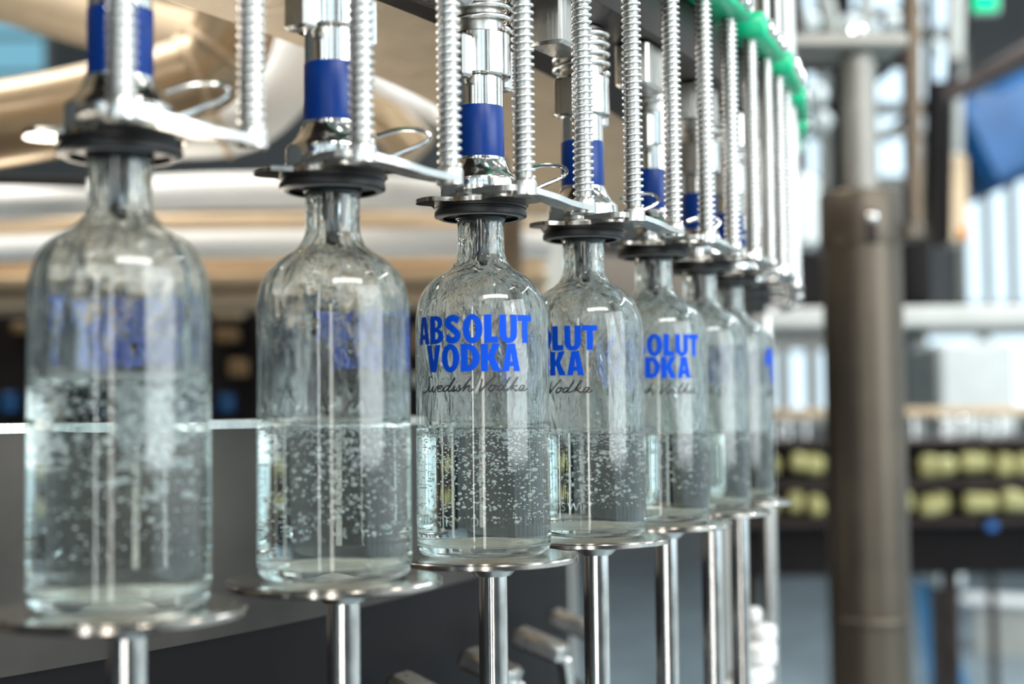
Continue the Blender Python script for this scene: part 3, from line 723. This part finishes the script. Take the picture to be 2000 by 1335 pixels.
# white cam rollers under the last lift rods
rp = P(1485, 1260, 1.62)
rs = thing('roller_stack', 'stack of small white rollers beside the last lift rods', 'roller', (rp.x, rp.y, 0))
for (px, py, rw, hh) in ((1473, 1200, .0075, .016), (1490, 1236, .0150, .019), (1484, 1275, .0185, .025), (1468, 1316, .024, .018), (1452, 1345, .026, .018)):
    p = P(px, py, 1.62)
    MB().lathe([(.0001, -hh / 2), (rw * .8, -hh / 2), (rw, -hh / 2 + .004), (rw, hh / 2 - .004), (rw * .8, hh / 2), (.0001, hh / 2)], 28, (p.x - rp.x, p.y - rp.y, p.z), caps=False).obj('roller', 'whitep', rs)
MB().cyl(.005, .0, P(1485, 1195, 1.62).z, n=16).obj('spindle', 'steel', rs)

# small cam brackets standing on the drum behind the lift rods
for k in range(2, 7):
    a = arcang(k) + .030
    cb = MB().box((1.845 * cos(a), 1.845 * sin(a), EYE - .215), (.05, .030, .016), a, .003, ry=.35).obj('cam_bracket', 'steel', drum)
    MB().box((1.865 * cos(a + .012), 1.865 * sin(a + .012), EYE - .26), (.012, .012, .07), a, .003, rx=.4).obj('cam_link', 'steel', cb)

# far rinsing machine with two rows of straw-coloured grippers
FM = P(1760, 900, 4.3)
fm = thing('gripper_machine', 'dark machine with two rows of straw-coloured grippers behind the steel column', 'machine', (FM.x, FM.y, 0))
zf = lambda py: P(1760, py, 4.3).z
xf = lambda px: (px - 1760) / FPX * 4.3
def fbox(nm, px0, px1, py0, py1, dy, dp, m_, bev=.006): return MB().box((xf((px0 + px1) / 2), dy + dp / 2, (zf(py0) + zf(py1)) / 2), ((px1 - px0) / FPX * 4.3, dp, zf(py0) - zf(py1)), 0, bev).obj(nm, m_, fm)
fbox('body', 1440, 2120, 868, 1130, .10, .5, 'black')
fbox('table', 1440, 2120, 856, 870, .0, .55, 'dark')
fbox('upper_beam', 1440, 2120, 932, 958, .02, .1, 'dark')
fbox('lower_beam', 1440, 2120, 1008, 1030, .02, .1, 'dark')
for px in (1470, 1640, 1870, 2080): fbox('machine_leg', px, px + 26, 1130, 1480, .15, .05, 'dark')
rnd = random.Random(3)
gxs = [1508, 1558, 1592, 1640, 1700, 1760, 1815, 1842, 1895, 1925, 1965, 2000, 2045]
for row, (y0, y1) in enumerate(((884, 926), (962, 1004))):
    for i, px in enumerate(gxs):
        w_ = rnd.uniform(26, 40); dy = rnd.uniform(-6, 6); an = rnd.uniform(-.5, .5)
        g_ = MB().box((0, 0, 0), (w_ / FPX * 4.3, .05, (y1 - y0) / FPX * 4.3 * rnd.uniform(.8, 1.05)), 0, .012, ry=an * .4).obj('gripper', 'yellow', fm)
        g_.location = (xf(px), rnd.uniform(-.03, .05), zf((y0 + y1) / 2 + dy))
for i, px in enumerate((1505, 1535, 1558, 1600, 1775, 1800, 1838, 1868, 1880, 1912, 1950, 1962, 1990)):
    hgt = rnd.uniform(.035, .075)
    s_ = MB().cyl(.012, 0, hgt, n=14).ball((0, 0, hgt + .010), .017, 14, 8).obj('bokeh_knob', 'chrome', fm); s_.location = (xf(px), .08 + rnd.uniform(0, .2), zf(857))  # chrome balls added as stand-ins for caps that blur to bright spots
bt = fbox('blue_button', 1925, 1945, 1020, 1038, .0, .02, 'bluem', .004)

# cabinets and frames beyond
wc = pbox('white_cabinet', 'white machine cabinet behind the guard rail at right', 'cabinet', 1835, 1985, 668, 852, 6.2, .5, 'railp', .02)
for sx in (-.12, .12): MB().box((sx, 0, -wc.location.z / 2 - .09), (.03, .03, wc.location.z - .19)).obj('leg', 'dark', wc)
pbox('blue_machine_hood', 'blue painted machine hood at upper right', 'hood', 1885, 2140, 140, 335, 6.5, .6, 'hoodblue', .05).rotation_euler = (0, -.42, 0)
pbox('dark_beam', 'dark beam slanting over the blue machine hood', 'beam', 1790, 2180, 95, 125, 5.3, .12, 'dark', .01).rotation_euler = (0, -.50, 0)
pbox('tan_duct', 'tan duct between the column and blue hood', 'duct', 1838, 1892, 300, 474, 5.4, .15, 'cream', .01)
o = MB().box((0, 0, 0), (.035, .03, .05), bev=.008).obj('orange_tag', 'orange'); o.location = P(1882, 456, 5.0); tag(o, 'small orange tag hanging by the tan duct', 'tag')
hc = pbox('hanging_cabinet', 'pale grey hanging box with black lower housing left of the column collar', 'cabinet', 1552, 1606, 335, 488, 3.6, .12, 'palegrey', .02)
def keep(o, p): o.parent = p; o.matrix_parent_inverse = Matrix.Translation(-p.location); return o
keep(pbox('lower_housing', None, None, 1556, 1660, 492, 600, 3.62, .2, 'black', .01), hc)
MB().cyl(.012, .08, HT - hc.location.z, (0, 0), 14).obj('hanger', 'dark', hc)
dm = pbox('dark_motor', 'black motor block hanging right of the steel column above the rail', 'motor', 1765, 1822, 430, 600, 3.9, .15, 'black', .02)
MB().cyl(.012, .08, HT - dm.location.z, (0, 0), 14).obj('hanger', 'dark', dm)
fr = thing('scaffold', 'cluttered dark frame of uprights and pipes before the far windows', 'frame', (0, 0, 0))
def ftube(pts, r, m_='dark'): return MB().tube(ppath(pts, 4), r, 12).obj('frame_tube', m_, fr)
ftube([(1524, -400, 4.8), (1530, 340, 4.8)], .030, 'greyp'); ftube([(1552, -400, 4.9), (1558, 330, 4.9)], .018, 'dark')
ftube([(1782, -400, 4.6), (1792, 620, 4.6)], .020, 'brownsteel'); ftube([(1640, -400, 5.4), (1646, 380, 5.4)], .040, 'black')
ftube([(1832, 160, 4.9), (1838, 480, 4.9)], .022, 'black'); ftube([(1812, -300, 5.0), (1816, 180, 5.0), (1808, 500, 5.0)], .016, 'black'); ftube([(1856, 200, 4.9), (1852, 470, 4.9)], .012, 'black')
ftube([(1870, -300, 5.8), (1862, 330, 5.8)], .035, 'greyp'); ftube([(1900, -60, 5.8), (1868, 110, 5.8), (1832, 300, 5.6), (1826, 470, 5.6)], .028, 'black')
ftube([(1500, 20, 5.6), (1640, 32, 5.6), (1800, 20, 5.6)], .022); ftube([(1545, 130, 5.4), (1640, 124, 5.4), (1790, 118, 5.4)], .03)
ftube([(1560, 190, 5.3), (1610, 235, 5.3), (1650, 250, 5.3)], .022, 'black'); ftube([(1700, 160, 5.3), (1745, 120, 5.3), (1770, 30, 5.3)], .018, 'black')
ftube([(1720, 275, 5.3), (1775, 225, 5.3), (1800, 210, 5.3)], .014, 'black'); ftube([(1600, -30, 5.2), (1625, 60, 5.2), (1612, 110, 5.2)], .03, 'greyp')
ftube([(1560, 260, 5.6), (1640, 262, 5.6), (1800, 258, 5.6)], .022, 'greyp'); ftube([(1700, -40, 5.4), (1690, 40, 5.4), (1720, 110, 5.4)], .028, 'greyp')
for (px, py, r_) in ((1576, 45, .05), (1592, 186, .045), (1604, 236, .04), (1660, 52, .045), (1742, 44, .04), (1826, 92, .03), (1812, 60, .03)):
    MB().ball((0, 0, 0), r_, 18, 10).obj('bokeh_ball', 'palegrey', fr).location = P(px, py, 5.2)  # pale balls stand in for blurred spots of window light
ex = thing('exit_sign', 'glowing green sign at the upper right edge', 'sign', P(1922, 4, 6.5))
MB().box((0, .03, 0), (.15, .05, .10), bev=.01).obj('sign_box', 'greyp', ex); MB().box((0, 0, 0), (.125, .012, .075), bev=.004).obj('sign_face', 'exitl', ex)
ws = thing('streak_box', 'pale box standing in for a bright streak near the floor at right edge', 'streak', P(1960, 1172, 7.6), -.5)
MB().box((0, 0, 0), (.42, .18, .05), bev=.015).obj('streak_body', 'whitep', ws); MB().box((0, 0, -.2), (.3, .1, .36), bev=.01).obj('streak_stand', 'greyp', ws)  # pale box added in place of a bright streak
gb = pbox('grey_bin', 'pale grey bin under the far machine', 'bin', 1832, 1886, 1060, 1150, 6.0, .3, 'palegrey', .02)
for sx in (-.04, .04): MB().box((sx, 0, -gb.location.z / 2 - .04), (.02, .02, gb.location.z - .09)).obj('leg', 'dark', gb)
# blue reflection on the floor, put in as a flat coloured band
fl = MB(); fl.add([(1.83, 6.4, .004), (2.02, 6.4, .004), (3.10, 10.6, .004), (2.93, 10.6, .004)], [(0, 1, 2, 3)])
struct(fl.obj('painted_reflection_1', 'floor_reflect', smooth=False))
